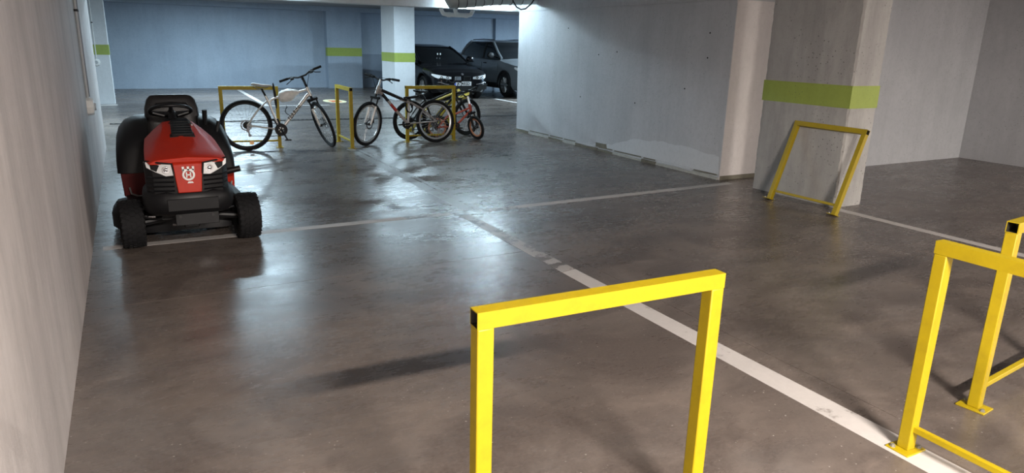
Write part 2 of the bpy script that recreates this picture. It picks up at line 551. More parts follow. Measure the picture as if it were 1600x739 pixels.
# ------------------------------------------------------------------ wall boxes and conduits
def socket(label, loc, axis, conduits, r, group=None):
    t = thing('socket_box', label, 'socket', loc)
    ax = Vector(axis)
    MB().lathe((0, 0, 0), axis, [(r, 0), (r, 0.03), (r * 0.86, 0.055), (r * 0.3, 0.066)], 8).build('box_body', M_white, t, smooth=False)
    MB().lathe(ax * 0.06, axis, [(r * 0.45, 0), (r * 0.40, 0.016)], 16).build('box_lid', M_conduit, t)
    for path, rr, m in conduits:
        MB().tube(path, rr, 10).build('conduit', m, t)
        q = Vector(path[-1]) * 0.5 + Vector(path[0]) * 0.5
        MB().box(q, (0.035, 0.045, 0.02)).build('clip', M_blackm, t)
    return t
socket('faceted white socket box with conduit on the left wall beside the mower', (XL, 7.98, 0.905), (1, 0, 0),
       [([(0.016, -0.03, 0.09), (0.016, -0.03, 1.70)], 0.013, M_conduit), ([(0.016, 0.10, 0.09), (0.016, 0.10, 1.70)], 0.016, M_conduitd)], 0.085)
socket('small round white socket under a thin pipe on far left pillar', (-0.565, 18.87, 0.955), (0, -1, 0),
       [([(0.01, -0.012, 0.09), (0.01, -0.012, 1.65)], 0.012, M_white)], 0.085)

# ------------------------------------------------------------------ services under the ceiling
t = thing('ventilation_duct', 'grey ribbed duct under the ceiling in front of white beam', 'duct', (0, 0, 0))
path = [(4.77, 11.02, 3.05), (4.765, 11.0, 2.32), (4.82, 11.0, 2.235), (4.97, 11.0, 2.25), (5.60, 11.0, 2.325), (6.40, 11.0, 2.375)]
MB().tube(path, 0.112, 18).build('duct_pipe', M_duct, t)
for k, (a, b, n) in enumerate(((path[2], path[3], 1), (path[3], path[4], 4), (path[4], path[5], 4))):
    A, B = Vector(a), Vector(b)
    for i in range(n):
        c = A.lerp(B, (i + 0.5) / n)
        MB().torus(c, B - A, 0.113, 0.006, 28, 6).build('strap', M_blackm, t)
t = thing('tube_lamp', 'lit fluorescent tube lamp fixed along the white ceiling beam', 'lamp', (0, 0, 0))
MB().bb(4.88, 6.28, 11.53, 11.655, 2.375, 2.44).build('lamp_housing', M_white, t, smooth=False, bevel=0.008)
MB().cyl((4.95, 11.55, 2.345), (6.20, 11.55, 2.345), 0.019, 12).build('tube', M_tube, t)
for x in (4.93, 6.22):
    MB().bb(x - 0.02, x + 0.02, 11.53, 11.57, 2.325, 2.38).build('lamp_holder', M_white, t, smooth=False)
t = thing('drain_pipe', 'white plastic pipe loop hanging below the ceiling beyond the beam', 'pipe', (0, 0, 0))
for a in ([(5.55, 13.2, 2.62), (5.56, 13.2, 2.20), (5.60, 13.2, 2.135), (5.68, 13.2, 2.115), (6.12, 13.2, 2.115), (6.20, 13.2, 2.135), (6.24, 13.2, 2.20), (6.24, 13.2, 2.62)],
          [(5.80, 13.08, 2.62), (5.80, 13.08, 2.22), (5.83, 13.10, 2.15), (5.90, 13.14, 2.12), (6.1, 13.2, 2.115)]):
    MB().tube(a, 0.042, 12).build('pipe_run', M_pvc, t)
for x in (5.72, 6.1):
    MB().cyl((x - 0.03, 13.2, 2.115), (x + 0.03, 13.2, 2.115), 0.05, 14).build('pipe_collar', M_pvc, t)
tag(MB().tube([(5.80, 10.84, 2.50), (5.88, 10.84, 2.28), (5.95, 10.84, 2.195), (6.03, 10.84, 2.16), (6.12, 10.84, 2.175), (6.22, 10.82, 2.26), (6.40, 10.80, 2.52)], 0.012, 8).build('cable', M_blackm),
    'black cable looping down under the grey duct at the wall end', 'cable')

# ------------------------------------------------------------------ yellow bike racks
def rack(label, loc, heading, w=0.87, h=0.905, rail=True, rot=None, chipped=False, group='yellow tube bike racks', open_end=0):
    t = thing('bike_rack', label, 'bike rack', loc, rot if rot else (0, 0, heading), group)
    s, wl = 0.05, 0.0035
    m = M_yel_old if chipped else M_yel
    for x in (0, w - s):
        MB().bb(x, x + s, -s / 2, s / 2, 0.008, h - s).build('leg', M_yel, t, bevel=0.004)
        cx = x + s / 2
        pl = MB().bb(cx - 0.05, cx + 0.05, -0.062, 0.062, 0.0, 0.008).build('base_plate', M_yel, t, bevel=0.002)
        for yy in (-0.045, 0.045):
            MB().lathe((cx + (0.028 if yy > 0 else -0.028), yy, 0.008), (0, 0, 1), [(0.012, 0), (0.012, 0.004), (0.008, 0.005), (0.008, 0.011)], 6).build('bolt', M_bolt, pl, smooth=False)
    # hollow top rail, open at its end
    def ring(x, q):
        return [(x, -q, h - s / 2 - q), (x, q, h - s / 2 - q), (x, q, h - s / 2 + q), (x, -q, h - s / 2 + q)]
    q = s / 2
    xs = -0.001
    mb = MB()
    mb.loft([ring(xs + 0.10, q - wl), ring(xs, q - wl), ring(xs, q), ring(w, q), ring(w, q - wl), ring(w - 0.10, q - wl)], cap=True)
    # faces looking into the bore get the dark bare steel
    for i in range(len(mb.f)):
        idx = [k for k in mb.f[i]]
        if all(k < 8 for k in idx) or all(k >= 16 for k in idx):
            mb.m[i] = 1
    mb.build('top_rail', [m, M_yel_in], t, smooth=False)
    if rail:
        MB().bb(s - 0.002, w - s + 0.002, -0.0125, 0.0125, 0.092, 0.117).build('lower_rail', M_yel, t, bevel=0.002)
    return t

rack('yellow tube bike rack nearest the camera in the centre foreground', (0.757, 1.575, 0), math.radians(-1.8), 0.872)
rack('yellow tube rack at right foreground with its foot on the white line', (2.712, 1.475, 0), math.radians(-90.5), 0.87)
rack('yellow tube rack cut by the right picture edge, its black open end showing', (3.325, 1.518, 0), math.radians(6.0), 0.87)
rack('yellow tube rack leaning against the green banded pillar', (6.150, 5.270, 0), 0, 0.875,
     rot=Matrix.LocRotScale(None, None, None).to_euler() if False else (Matrix.Rotation(math.radians(-90), 3, 'Z') @ Matrix.Rotation(math.radians(-19.6), 3, 'X')).to_euler())
rack('yellow tube rack behind the white bicycle', (1.145, 10.965, 0), math.radians(-9), 0.82)
rack('yellow tube rack seen edge-on between the white and the grey bicycle', (2.92, 11.22, 0), math.radians(-90.5), 0.85)
rack('chipped yellow tube rack that the grey bicycle leans on', (3.915, 10.785, 0), math.radians(-1.8), 0.86, chipped=True)
def tipped(A, yaw, tilt, w):
    y, t = math.radians(yaw), math.radians(tilt)
    d = Vector((math.cos(t) * math.cos(y), math.cos(t) * math.sin(y), math.sin(t)))
    k = (A[2] - 0.012) / 0.905
    c = k * math.tan(t)
    q = math.sqrt(1 - k * k - c * c)
    l = Vector((c * math.cos(y) - q * math.sin(y), c * math.sin(y) + q * math.cos(y), -k))
    Z = -l
    R = Matrix((d, Z.cross(d), Z)).transposed()
    return Vector(A) + l * 0.905, R.to_euler()
p0, e0 = tipped((4.60, 11.42, 0.60), 22, 13, 0.76)
rack('yellow tube rack tipped askew behind the chipped rack and grey bicycle', p0, 0, 0.76, rot=e0)
p0, e0 = tipped((4.86, 11.30, 0.585), 22, 13, 0.60)
rack("second tipped yellow rack, the one just behind the child's handlebar", p0, 0, 0.60, rot=e0)

# ------------------------------------------------------------------ bicycles
def bike_wheel(parent, name, R, tw, M, rim_m, disc=True, nsp=28, tyre_m=None, hubw=0.05, cass=False):
    """wheel in local coords: hub at origin, axis y; M places it"""
    r = tw / 2
    rim = MB().lathe((0, 0, 0), (0, 1, 0), [(R - tw * 1.0, -0.011), (R - tw * 1.0, 0.011), (R - tw * 1.35, 0.011), (R - tw * 1.55, 0.004), (R - tw * 1.55, -0.004), (R - tw * 1.35, -0.011)], 56, close=True).xf(M).build(name, rim_m, parent)
    MB().torus((0, 0, 0), (0, 1, 0), R - r, r, 64, 10).xf(M).build('tyre', tyre_m or M_rubber, rim)
    sp = MB()
    for i in range(nsp):
        a = 2 * PI * i / nsp
        b = a + (0.35 if i % 4 < 2 else -0.35)
        sd = hubw / 2 if i % 2 else -hubw / 2
        sp.tube([(0.022 * math.cos(b), sd, 0.022 * math.sin(b)), ((R - tw * 1.4) * math.cos(a), 0, (R - tw * 1.4) * math.sin(a))], 0.0016, 4, cap=False)
    o = sp.xf(M).build('spokes', M_alu, rim, smooth=False)
    o['kind'] = 'stuff'
    MB().lathe((0, 0, 0), (0, 1, 0), [(0.010, -0.06), (0.024, -hubw / 2 - 0.003), (0.015, -hubw / 4), (0.015, hubw / 4), (0.024, hubw / 2 + 0.003), (0.010, 0.06)], 14).xf(M).build('hub', M_blackm, rim)
    if disc:
        MB().lathe((0, 0.036, 0), (0, 1, 0), [(0.06, -0.001), (0.08, -0.001), (0.08, 0.001), (0.06, 0.001)], 24, close=True).xf(M).build('brake_disc', M_dsteel, rim)
    if cass:
        mb = MB()
        for i in range(6):
            mb.lathe((0, -0.030 - 0.005 * i, 0), (0, 1, 0), [(0.052 - 0.006 * i, -0.0012), (0.052 - 0.006 * i, 0.0012)], 20)
        mb.xf(M).build('cassette', M_blackm, rim)
    return rim

def bicycle(label, spec, rear, front, lean, steer):
    """rear/front: ground contact points, lean about the ground line (degrees), steer in degrees (left positive)"""
    P = spec
    R, Rt = P['R'], P['tw']
    heading = math.atan2(front[1] - rear[1], front[0] - rear[0])
    ht, hb, fh = Vector((P['ht'][0], 0, P['ht'][1])), Vector((P['hb'][0], 0, P['hb'][1])), Vector((P['fh'][0], 0, P['fh'][1]))
    ax = (ht - hb).normalized()
    S = Matrix.Translation(hb) @ Matrix.Rotation(math.radians(steer), 4, ax) @ Matrix.Translation(-hb)
    th = math.radians(lean)
    # lowest point of the steered, leaned front wheel -> pitch so that it stands on the floor
    def low(pitch, wheel):
        Rm = (Matrix.Rotation(pitch, 3, 'Y') @ Matrix.Rotation(th, 3, 'X'))
        best = 9
        for i in range(72):
            a = 2 * PI * i / 72
            for yy in (-Rt / 2, 0, Rt / 2):
                rr = R - (0 if yy == 0 else Rt / 2)
                q = Vector((rr * math.cos(a), yy, rr * math.sin(a)))
                q = (S @ (q + fh)) if wheel else q + Vector((0, 0, R))
                best = min(best, (Rm @ q).z)
        return best
    lo, hi = -0.3, 0.3
    for _ in range(30):
        mid = (lo + hi) / 2
        if low(mid, True) - low(mid, False) > 0:
            lo = mid
        else:
            hi = mid
    pitch = (lo + hi) / 2
    z0 = -low(pitch, False)
    t = thing('bicycle', label, 'bicycle', (rear[0], rear[1], z0), (Matrix.Rotation(heading, 3, 'Z') @ Matrix.Rotation(pitch, 3, 'Y') @ Matrix.Rotation(th, 3, 'X')).to_euler(), 'parked bicycles')
    fm, rim = P['frame'], P['rim']
    v = lambda p, y=0.0: Vector((p[0], y, p[1]))
    bb, sc, rh = P['bb'], P['sc'], (0.0, R)
    tr = P.get('tube', 0.020)
    # main frame
    mb = MB()
    for path, rr in P['tubes']:
        mb.tube([v(q) for q in path], rr, 12)
    mb.cyl(v(P['hb']), v(P['ht']), 0.026, 14)
    mb.cyl(v(bb, -0.04), v(bb, 0.04), 0.026, 14)
    for s_ in (-1, 1):
        mb.tube([v(bb, 0.028 * s_), v((bb[0] * 0.55, (bb[1] + R) / 2), 0.05 * s_), v(rh, 0.062 * s_)], 0.011, 8)
        mb.tube([v(P['ss'], 0.022 * s_), v((P['ss'][0] * 0.55, P['ss'][1] * 0.62 + R * 0.38), 0.052 * s_), v((0.012, R), 0.062 * s_)], 0.011, 8)
    fr = mb.build('frame', fm, t)
    for (a, b, rr, m) in P.get('decals', []):
        MB().cyl(v(a), v(b), rr, 12).build('decal', m, fr)
    if P.get('word'):
        a, b, w, size = P['word']
        A, B = Vector(v(a)), Vector(v(b))
        d = (B - A).normalized()
        n = Vector((0, -1, 0))
        u = n.cross(d)
        M = Matrix.Translation((A + B) / 2 + n * 0.0275) @ Matrix((d, u, n)).transposed().to_4x4()
        text('lettering', w, size, M_ink, fr, M)
    # wheels, rear straight and front steered
    bike_wheel(t, 'rear_wheel', R, Rt, Matrix.Translation(v(rh)), rim, P.get('disc', True), P.get('nsp', 28), cass=True)
    bike_wheel(t, 'front_wheel', R, Rt, S @ Matrix.Translation(fh), P.get('rim_f', rim), P.get('disc', True), P.get('nsp', 28))
    # fork: crown, stanchions, lowers
    cr = hb.lerp(fh, P.get('crown', 0.12))
    k = P.get('fork_w', 0.058)
    dirn = (fh - cr)
    off = dirn.normalized()
    fk = MB()
    fk.cyl(hb, cr, 0.018, 10)
    fk.box(cr, (0.05, 2 * k + 0.04, 0.035))
    for s_ in (-1, 1):
        a = cr + Vector((0, k * s_, 0))
        e = fh + Vector((0, k * s_, 0))
        fk.cyl(a, a.lerp(e, 0.45), 0.013, 10)
    fork = fk.xf(S).build('fork', P['fork_c'], t)
    fl = MB()
    for s_ in (-1, 1):
        a = cr + Vector((0, k * s_, 0))
        e = fh + Vector((0, k * s_, 0))
        fl.tube([a.lerp(e, 0.32), a.lerp(e, 0.8), e], [0.021, 0.019, 0.014], 12)
    arch = cr.lerp(fh, 0.36)
    fl.tube([arch + Vector((0.0, -k, 0)), arch + Vector((0.035, -k * 0.6, 0.03)), arch + Vector((0.04, 0, 0.04)), arch + Vector((0.035, k * 0.6, 0.03)), arch + Vector((0, k, 0))], 0.010, 8)
    fl.xf(S).build('fork_lowers', P['fork_m'], t)
    if P.get('disc', True):
        MB().box(fh + Vector((-0.06, 0.045, 0.05)), (0.035, 0.03, 0.06)).xf(S).build('brake_caliper', M_blackm, t)
    # cockpit
    st = Vector((P['stem'][0], 0, P['stem'][1]))
    MB().tube([ht, ht.lerp(st, 0.85), st + Vector((0.0, 0, 0))], 0.019, 10).xf(S).build('stem', P.get('stem_m', M_blackm), t)
    bw, rise, back = P['bar']
    MB().tube([st + Vector((-back, -bw, rise)), st + Vector((-back * 0.5, -bw * 0.45, rise)), st + Vector((0, -bw * 0.18, 0.0)), st + Vector((0, bw * 0.18, 0)),
               st + Vector((-back * 0.5, bw * 0.45, rise)), st + Vector((-back, bw, rise))], 0.0135, 10).xf(S).build('handlebar', M_blackm, t)
    for s_ in (-1, 1):
        e = st + Vector((-back, bw * s_, rise))
        i_ = st + Vector((-back * 0.7, (bw - 0.13) * s_, rise))
        MB().cyl(i_, e, 0.0185, 12).xf(S).build('grip', M_rubber, t)
        j = i_ + Vector((0.02, -0.03 * s_, 0))
        MB().tube([j, j + Vector((0.05, 0.02 * s_, -0.02)), j + Vector((0.06, 0.10 * s_, -0.045))], 0.007, 6).xf(S).build('brake_lever', M_blackm, t)
        MB().box(j + Vector((0.0, -0.02 * s_, -0.01)), (0.05, 0.045, 0.035)).xf(S).build('shifter', M_blackm, t)
        MB().tube([S @ (j + Vector((0.03, 0, 0))), S @ (j + Vector((0.13, -0.10 * s_, 0.02))), S @ (st + Vector((0.11, 0, -0.12))), S @ cr.lerp(fh, -0.15) + Vector((0.0, 0, 0)), hb + Vector((-0.06, 0.03 * s_, -0.02))], 0.004, 6).build('cable', M_blackm, t)
    # saddle and post
    if P.get('saddle'):
        sx, sz, sm, L = P['saddle']
        MB().cyl(v(sc), Vector((sx + 0.13 * L / 0.27, 0, sz - 0.05)), 0.0145, 10).build('seat_post', P.get('post_m', M_blackm), t)
        rings = []
        for f, wd, hgt, dz in ((0, 0.045, 0.02, 0.012), (0.08, 0.068, 0.03, 0.016), (0.3, 0.066, 0.034, 0.008), (0.55, 0.030, 0.030, 0), (0.85, 0.020, 0.024, 0), (1.0, 0.010, 0.012, -0.006)):
            x = sx + f * L
            rings.append([Vector((x, wd * math.cos(a * PI / 6), sz + dz - (hgt if math.sin(a * PI / 6) < 0 else 0.35 * hgt) * (abs(math.sin(a * PI / 6))) * (1 if math.sin(a * PI / 6) < 0 else -1))) for a in range(12)])
        sd = MB().loft(rings).build('saddle', sm, t)
        MB().tube([(sx + 0.03, 0.022, sz - 0.02), (sx + 0.09, 0.022, sz - 0.055), (sx + 0.17, 0.022, sz - 0.05), (sx + 0.24 * L / 0.27, 0.01, sz - 0.015)], 0.004, 6).tube(
            [(sx + 0.03, -0.022, sz - 0.02), (sx + 0.09, -0.022, sz - 0.055), (sx + 0.17, -0.022, sz - 0.05), (sx + 0.24 * L / 0.27, -0.01, sz - 0.015)], 0.004, 6).build('saddle_rails', M_steel, sd)
    # drive train on the right-hand side (-y)
    cr_r = P.get('ring', 0.085)
    cs = MB()
    cs.lathe(v(bb, -0.048), (0, 1, 0), [(cr_r * 0.72, -0.003), (cr_r, -0.003), (cr_r, 0.003), (cr_r * 0.72, 0.003)], 32, close=True)
    for i in range(5):
        a = i * 2 * PI / 5
        cs.cyl(v(bb, -0.048), v((bb[0] + cr_r * 0.8 * math.cos(a), bb[1] + cr_r * 0.8 * math.sin(a)), -0.048), 0.009, 6)
    cs.lathe(v(bb, -0.055), (0, 1, 0), [(cr_r * 0.45, -0.004), (cr_r * 0.80, -0.004), (cr_r * 0.80, 0.004), (cr_r * 0.45, 0.004)], 32, close=True)
    cs.build('chainring', M_blackm, t)
    ca = P.get('crank_angle', -60) * PI / 180
    cl = P.get('crank_len', 0.17)
    for s_ in (-1, 1):
        a = ca if s_ < 0 else ca + PI
        e = v((bb[0] + cl * math.cos(a), bb[1] + cl * math.sin(a)), 0.085 * s_)
        MB().tube([v(bb, 0.07 * s_), e], [0.016, 0.011], 8).build('crank_arm', M_blackm, t)
        pd = MB().box(e + Vector((0, 0.05 * s_, 0)), (0.085, 0.07, 0.022)).build('pedal', M_blackm, t)
    d = Vector((bb[0], 0, bb[1] - R))
    nrm = Vector((-d.z, 0, d.x)).normalized()
    mb = MB()
    mb.tube([v(bb, -0.05) + nrm * cr_r, v(rh, -0.045) + nrm * 0.045], 0.005, 5)
    mb.tube([v(bb, -0.05) - nrm * cr_r, v((0.03, R - 0.155), -0.045)], 0.005, 5)
    mb.build('chain', M_blackm, t)
    mb = MB()
    mb.box((0.015, -0.055, R - 0.05), (0.03, 0.02, 0.07))
    mb.cyl((0.012, -0.052, R - 0.08), (0.012, -0.038, R - 0.08), 0.022, 10)
    mb.cyl((0.035, -0.052, R - 0.145), (0.035, -0.038, R - 0.145), 0.022, 10)
    mb.box((0.024, -0.048, R - 0.11), (0.022, 0.008, 0.08), Matrix.Rotation(-0.35, 3, 'Y'))
    mb.build('derailleur', M_dsteel, t)
    return t, S

b1 = dict(R=0.365, tw=0.042, frame=M_silver, rim=M_blackm, bb=(0.475, 0.30), sc=(0.285, 0.79), ss=(0.30, 0.715), ht=(0.878, 0.93), hb=(0.930, 0.80), fh=(1.092, 0.375),
          tubes=[([(0.475, 0.30), (0.375, 0.55), (0.335, 0.68), (0.36, 0.735), (0.43, 0.765)], 0.017), ([(0.335, 0.68), (0.285, 0.79)], 0.017),
                 ([(0.43, 0.765), (0.62, 0.815), (0.885, 0.895)], 0.019), ([(0.475, 0.30), (0.70, 0.575), (0.87, 0.79), (0.915, 0.84)], 0.0265)],
          word=((0.56, 0.405), (0.80, 0.70), 'FERRINI', 0.078), fork_m=M_silver, fork_c=M_blackm, stem=(0.815, 1.085), bar=(0.335, 0.03, 0.03),
          saddle=(0.095, 0.945, mat('pale_saddle', (0.50, 0.49, 0.47), 0.5), 0.29), crank_angle=-62, ring=0.09)
bike1, S1 = bicycle('white and silver mountain bicycle with pale saddle, handlebar turned to the camera', b1, (1.443, 10.66), (2.60, 10.60), -7.5, -84)
# reflectors and bottle cage of the white bicycle
o = MB().box((0.06, -0.0, 0.115), (0.055, 0.012, 0.05)).build('wheel_reflector', M_orange, bike1)
MB().tube([(0.60, 0.0, 0.52), (0.57, -0.045, 0.53), (0.545, -0.05, 0.56), (0.555, -0.04, 0.60), (0.575, -0.03, 0.63), (0.57, -0.02, 0.65)], 0.006, 6).build('bottle_cage', M_blackm, bike1)
MB().tube([(0.46, 0, 0.36), (0.455, -0.03, 0.40), (0.43, -0.035, 0.46)], 0.014, 8).build('front_derailleur', M_blackm, bike1)

# plastic bag wound round its top tube
rings = []
for i, (x, zc, ry, rz) in enumerate(((0.465, 0.795, 0.02, 0.02), (0.48, 0.80, 0.045, 0.060), (0.51, 0.803, 0.058, 0.078), (0.55, 0.808, 0.064, 0.088), (0.59, 0.815, 0.068, 0.092), (0.63, 0.825, 0.064, 0.086), (0.67, 0.837, 0.056, 0.072), (0.705, 0.848, 0.046, 0.052), (0.735, 0.856, 0.032, 0.034), (0.755, 0.862, 0.021, 0.021))):
    rings.append([Vector((x + random.uniform(-.008, .008), (ry + random.uniform(-.009, .009)) * math.cos(a * PI / 10), zc - 0.012 + (rz + random.uniform(-.012, .012)) * math.sin(a * PI / 10))) for a in range(20)])
bag = MB().loft(rings).build('plastic_bag', M_bag, smooth=True, angle=60)
bag.location, bag.rotation_euler = bike1.location.copy(), bike1.rotation_euler.copy()
tag(bag, 'crumpled whitish plastic bag wrapped round the white bicycle top tube', 'bag')
tag(MB().tube([(1.875, 10.77, 0.955), (1.878, 10.755, 0.90), (1.888, 10.745, 0.78), (1.893, 10.745, 0.68), (1.897, 10.745, 0.59)], [0.008, 0.016, 0.019, 0.018, 0.008], 8).build('hanging_strap', M_blackm),
    'black strap hanging off the rack behind the white bicycle saddle', 'strap')

b2 = dict(R=0.345, tw=0.052, frame=M_greyf, rim=M_alu, bb=(0.485, 0.325), sc=(0.445, 0.675), ss=(0.42, 0.665), ht=(0.935, 0.925), hb=(0.985, 0.805), fh=(1.155, 0.352),
          tubes=[([(0.485, 0.325), (0.46, 0.50), (0.445, 0.675)], 0.018), ([(0.435, 0.655), (0.60, 0.73), (0.95, 0.885)], 0.024), ([(0.485, 0.325), (0.70, 0.57), (0.90, 0.82), (0.97, 0.85)], 0.024)],
          decals=[((0.49, 0.685), (0.90, 0.862), 0.026, M_blackm), ((0.80, 0.695), (0.885, 0.80), 0.0255, M_blackm), ((0.67, 0.535), (0.76, 0.645), 0.0255, M_bredf)],
          fork_m=M_silver, fork_c=M_blackm, stem=(0.895, 1.02), stem_m=M_alu, bar=(0.33, 0.035, 0.03), saddle=(0.285, 0.745, M_blackm, 0.25), crank_angle=177, ring=0.08, rim_f=M_alu)
bike2, S2 = bicycle('grey mountain bicycle with black and red frame decals leaning on a chipped rack', b2, (4.375, 10.60), (3.215, 10.52), 6.5, 33)

b3 = dict(R=0.325, tw=0.048, frame=M_blackm, rim=M_blackm, bb=(0.45, 0.29), sc=(0.27, 0.70), ss=(0.30, 0.64), ht=(0.89, 0.84), hb=(0.94, 0.70), fh=(1.19, 0.325),
          tubes=[([(0.45, 0.29), (0.27, 0.70)], 0.016), ([(0.31, 0.61), (0.905, 0.80)], 0.017), ([(0.45, 0.29), (0.925, 0.73)], 0.020)],
          fork_m=M_blackm, fork_c=M_blackm, stem=(0.85, 0.93), bar=(0.28, 0.04, 0.06), saddle=(0.08, 0.80, M_blackm, 0.27), crank_angle=20, disc=False)
bike3, S3 = bicycle('black bicycle standing behind the grey one with a pale wheel reflector', b3, (4.07, 11.04), (5.37, 11.31), 3.0, 6)
MB().box((1.19 + 0.14, -0.012, 0.34), (0.03, 0.008, 0.11)).build('wheel_reflector', M_amber, bike3)

bk = dict(R=0.205, tw=0.05, frame=M_kidred, rim=mat('orange_rim', (0.50, 0.20, 0.10), 0.4), bb=(0.32, 0.235), sc=(0.20, 0.46), ss=(0.215, 0.42), ht=(0.545, 0.60), hb=(0.575, 0.485), fh=(0.665, 0.205),
          tubes=[([(0.32, 0.235), (0.20, 0.46)], 0.014), ([(0.235, 0.40), (0.555, 0.535)], 0.016), ([(0.32, 0.235), (0.57, 0.495)], 0.018)],
          fork_m=M_blackm, fork_c=M_blackm, fork_w=0.045, stem=(0.515, 0.73), stem_m=M_alu, bar=(0.25, 0.085, 0.05), saddle=(0.07, 0.56, M_blackm, 0.22), crank_angle=150, crank_len=0.10, ring=0.06, disc=False, nsp=16)
bikek, Sk = bicycle("small red child's bicycle, front wheel turned, standing by the black bicycle", bk, (4.52, 10.92), (5.10, 10.74), -2.0, -60)

# cable lock hung on the grey bicycle
mb = MB()
mb.tube([(3.93 + 0.075 * math.cos(a * PI / 12), 10.66 + 0.05 * math.cos(a * PI / 12) + 0.03 * math.sin(a * PI / 12), 0.60 + 0.105 * math.sin(a * PI / 12)) for a in range(24)], 0.012, 8, loop=True)
lock = thing('cable_lock', 'black cable lock looped round the rack post by the grey bicycle', 'lock', (0, 0, 0))
mb.build('cable', M_rubber, lock)
MB().cyl((3.985, 10.72, 0.655), (4.00, 10.71, 0.56), 0.018, 10).build('lock_barrel', M_blackm, lock)

# round sign painted on the floor of the aisle
s0 = tag(MB().prism([(4.82 + 0.29 * math.cos(a * PI / 20), 18.75 + 0.52 * math.sin(a * PI / 20)) for a in range(40)], 0.0002, 0.004, 'xy').build('floor_sign', M_signw, smooth=False),
         'cream oval sign with red marks lying on the far aisle floor', 'sign')
for x in (4.68, 4.75, 4.82, 4.89):
    MB().bb(x, x + 0.058, 18.42, 18.95, 0.004, 0.0055).build('red_mark', M_signr, s0, smooth=False)

# ------------------------------------------------------------------ ride-on mower
mow = thing('riding_mower', 'red and black ride-on lawn mower parked by the left wall', 'mower', (0.325, 6.3, 0))
ly = lambda y: y - 6.3
rings = []
for y, ws, zs, wt, zt, wb, zb in ((5.575, 0.245, 0.704, 0.18, 0.724, 0.240, 0.690), (5.65, 0.268, 0.720, 0.19, 0.746, 0.264, 0.700), (5.80, 0.272, 0.734, 0.185, 0.774, 0.272, 0.56),
                                  (5.98, 0.268, 0.752, 0.150, 0.830, 0.274, 0.45), (6.15, 0.260, 0.774, 0.120, 0.887, 0.270, 0.45), (6.34, 0.252, 0.784, 0.108, 0.917, 0.262, 0.45)):
    yy = ly(y)
    rings.append([(-wb, yy, zb), (-ws - 0.006, yy, (zs + zb) / 2), (-ws, yy, zs), (-(ws * 0.5 + wt * 0.5), yy, zs * 0.5 + zt * 0.5 + 0.006), (-wt, yy, zt), (0, yy, zt + 0.012), (wt, yy, zt), ((ws * 0.5 + wt * 0.5), yy, zs * 0.5 + zt * 0.5 + 0.006), (ws, yy, zs), (ws + 0.006, yy, (zs + zb) / 2), (wb, yy, zb)])
hood = MB().loft(rings).build('hood', M_red, mow, angle=22, bevel=0.012, seg=3)
# red centre strip down the nose with the crown emblem
MB().loft([[(-0.108, ly(5.60), 0.722), (0.108, ly(5.60), 0.722), (0.10, ly(5.66), 0.722), (-0.10, ly(5.66), 0.722)],
           [(-0.100, ly(5.555), 0.690), (0.100, ly(5.555), 0.690), (0.09, ly(5.66), 0.690), (-0.09, ly(5.66), 0.690)],
           [(-0.080, ly(5.535), 0.48), (0.080, ly(5.535), 0.48), (0.08, ly(5.64), 0.48), (-0.08, ly(5.64), 0.48)]]).build('front_panel', M_red, mow, bevel=0.006)
em = MB()
ez, ey = 0.612, ly(5.540)
em.torus((0, ey, ez), (0, 1, 0), 0.036, 0.0075, 32, 8, 0.5)
em.bb(-0.018, -0.009, ey - 0.004, ey + 0.004, ez - 0.02, ez + 0.02)
em.bb(0.009, 0.018, ey - 0.004, ey + 0.004, ez - 0.02, ez + 0.02)
em.bb(-0.012, 0.012, ey - 0.004, ey + 0.004, ez - 0.005, ez + 0.005)
for x in (-0.034, 0.0, 0.034):
    em.prism([(x - 0.006, ez + 0.030), (x + 0.006, ez + 0.030), (x + 0.008, ez + 0.062), (x - 0.008, ez + 0.062)], ey - 0.004, ey + 0.004)
em.prism([(-0.040, ez + 0.033), (0.040, ez + 0.033), (0.036, ez + 0.044), (-0.036, ez + 0.044)], ey - 0.004, ey + 0.004)
em.prism([(-0.012, ez - 0.062), (0.03, ez - 0.062), (0.022, ez - 0.05), (-0.006, ez - 0.05)], ey - 0.004, ey + 0.004)
em.build('emblem', M_white, mow)
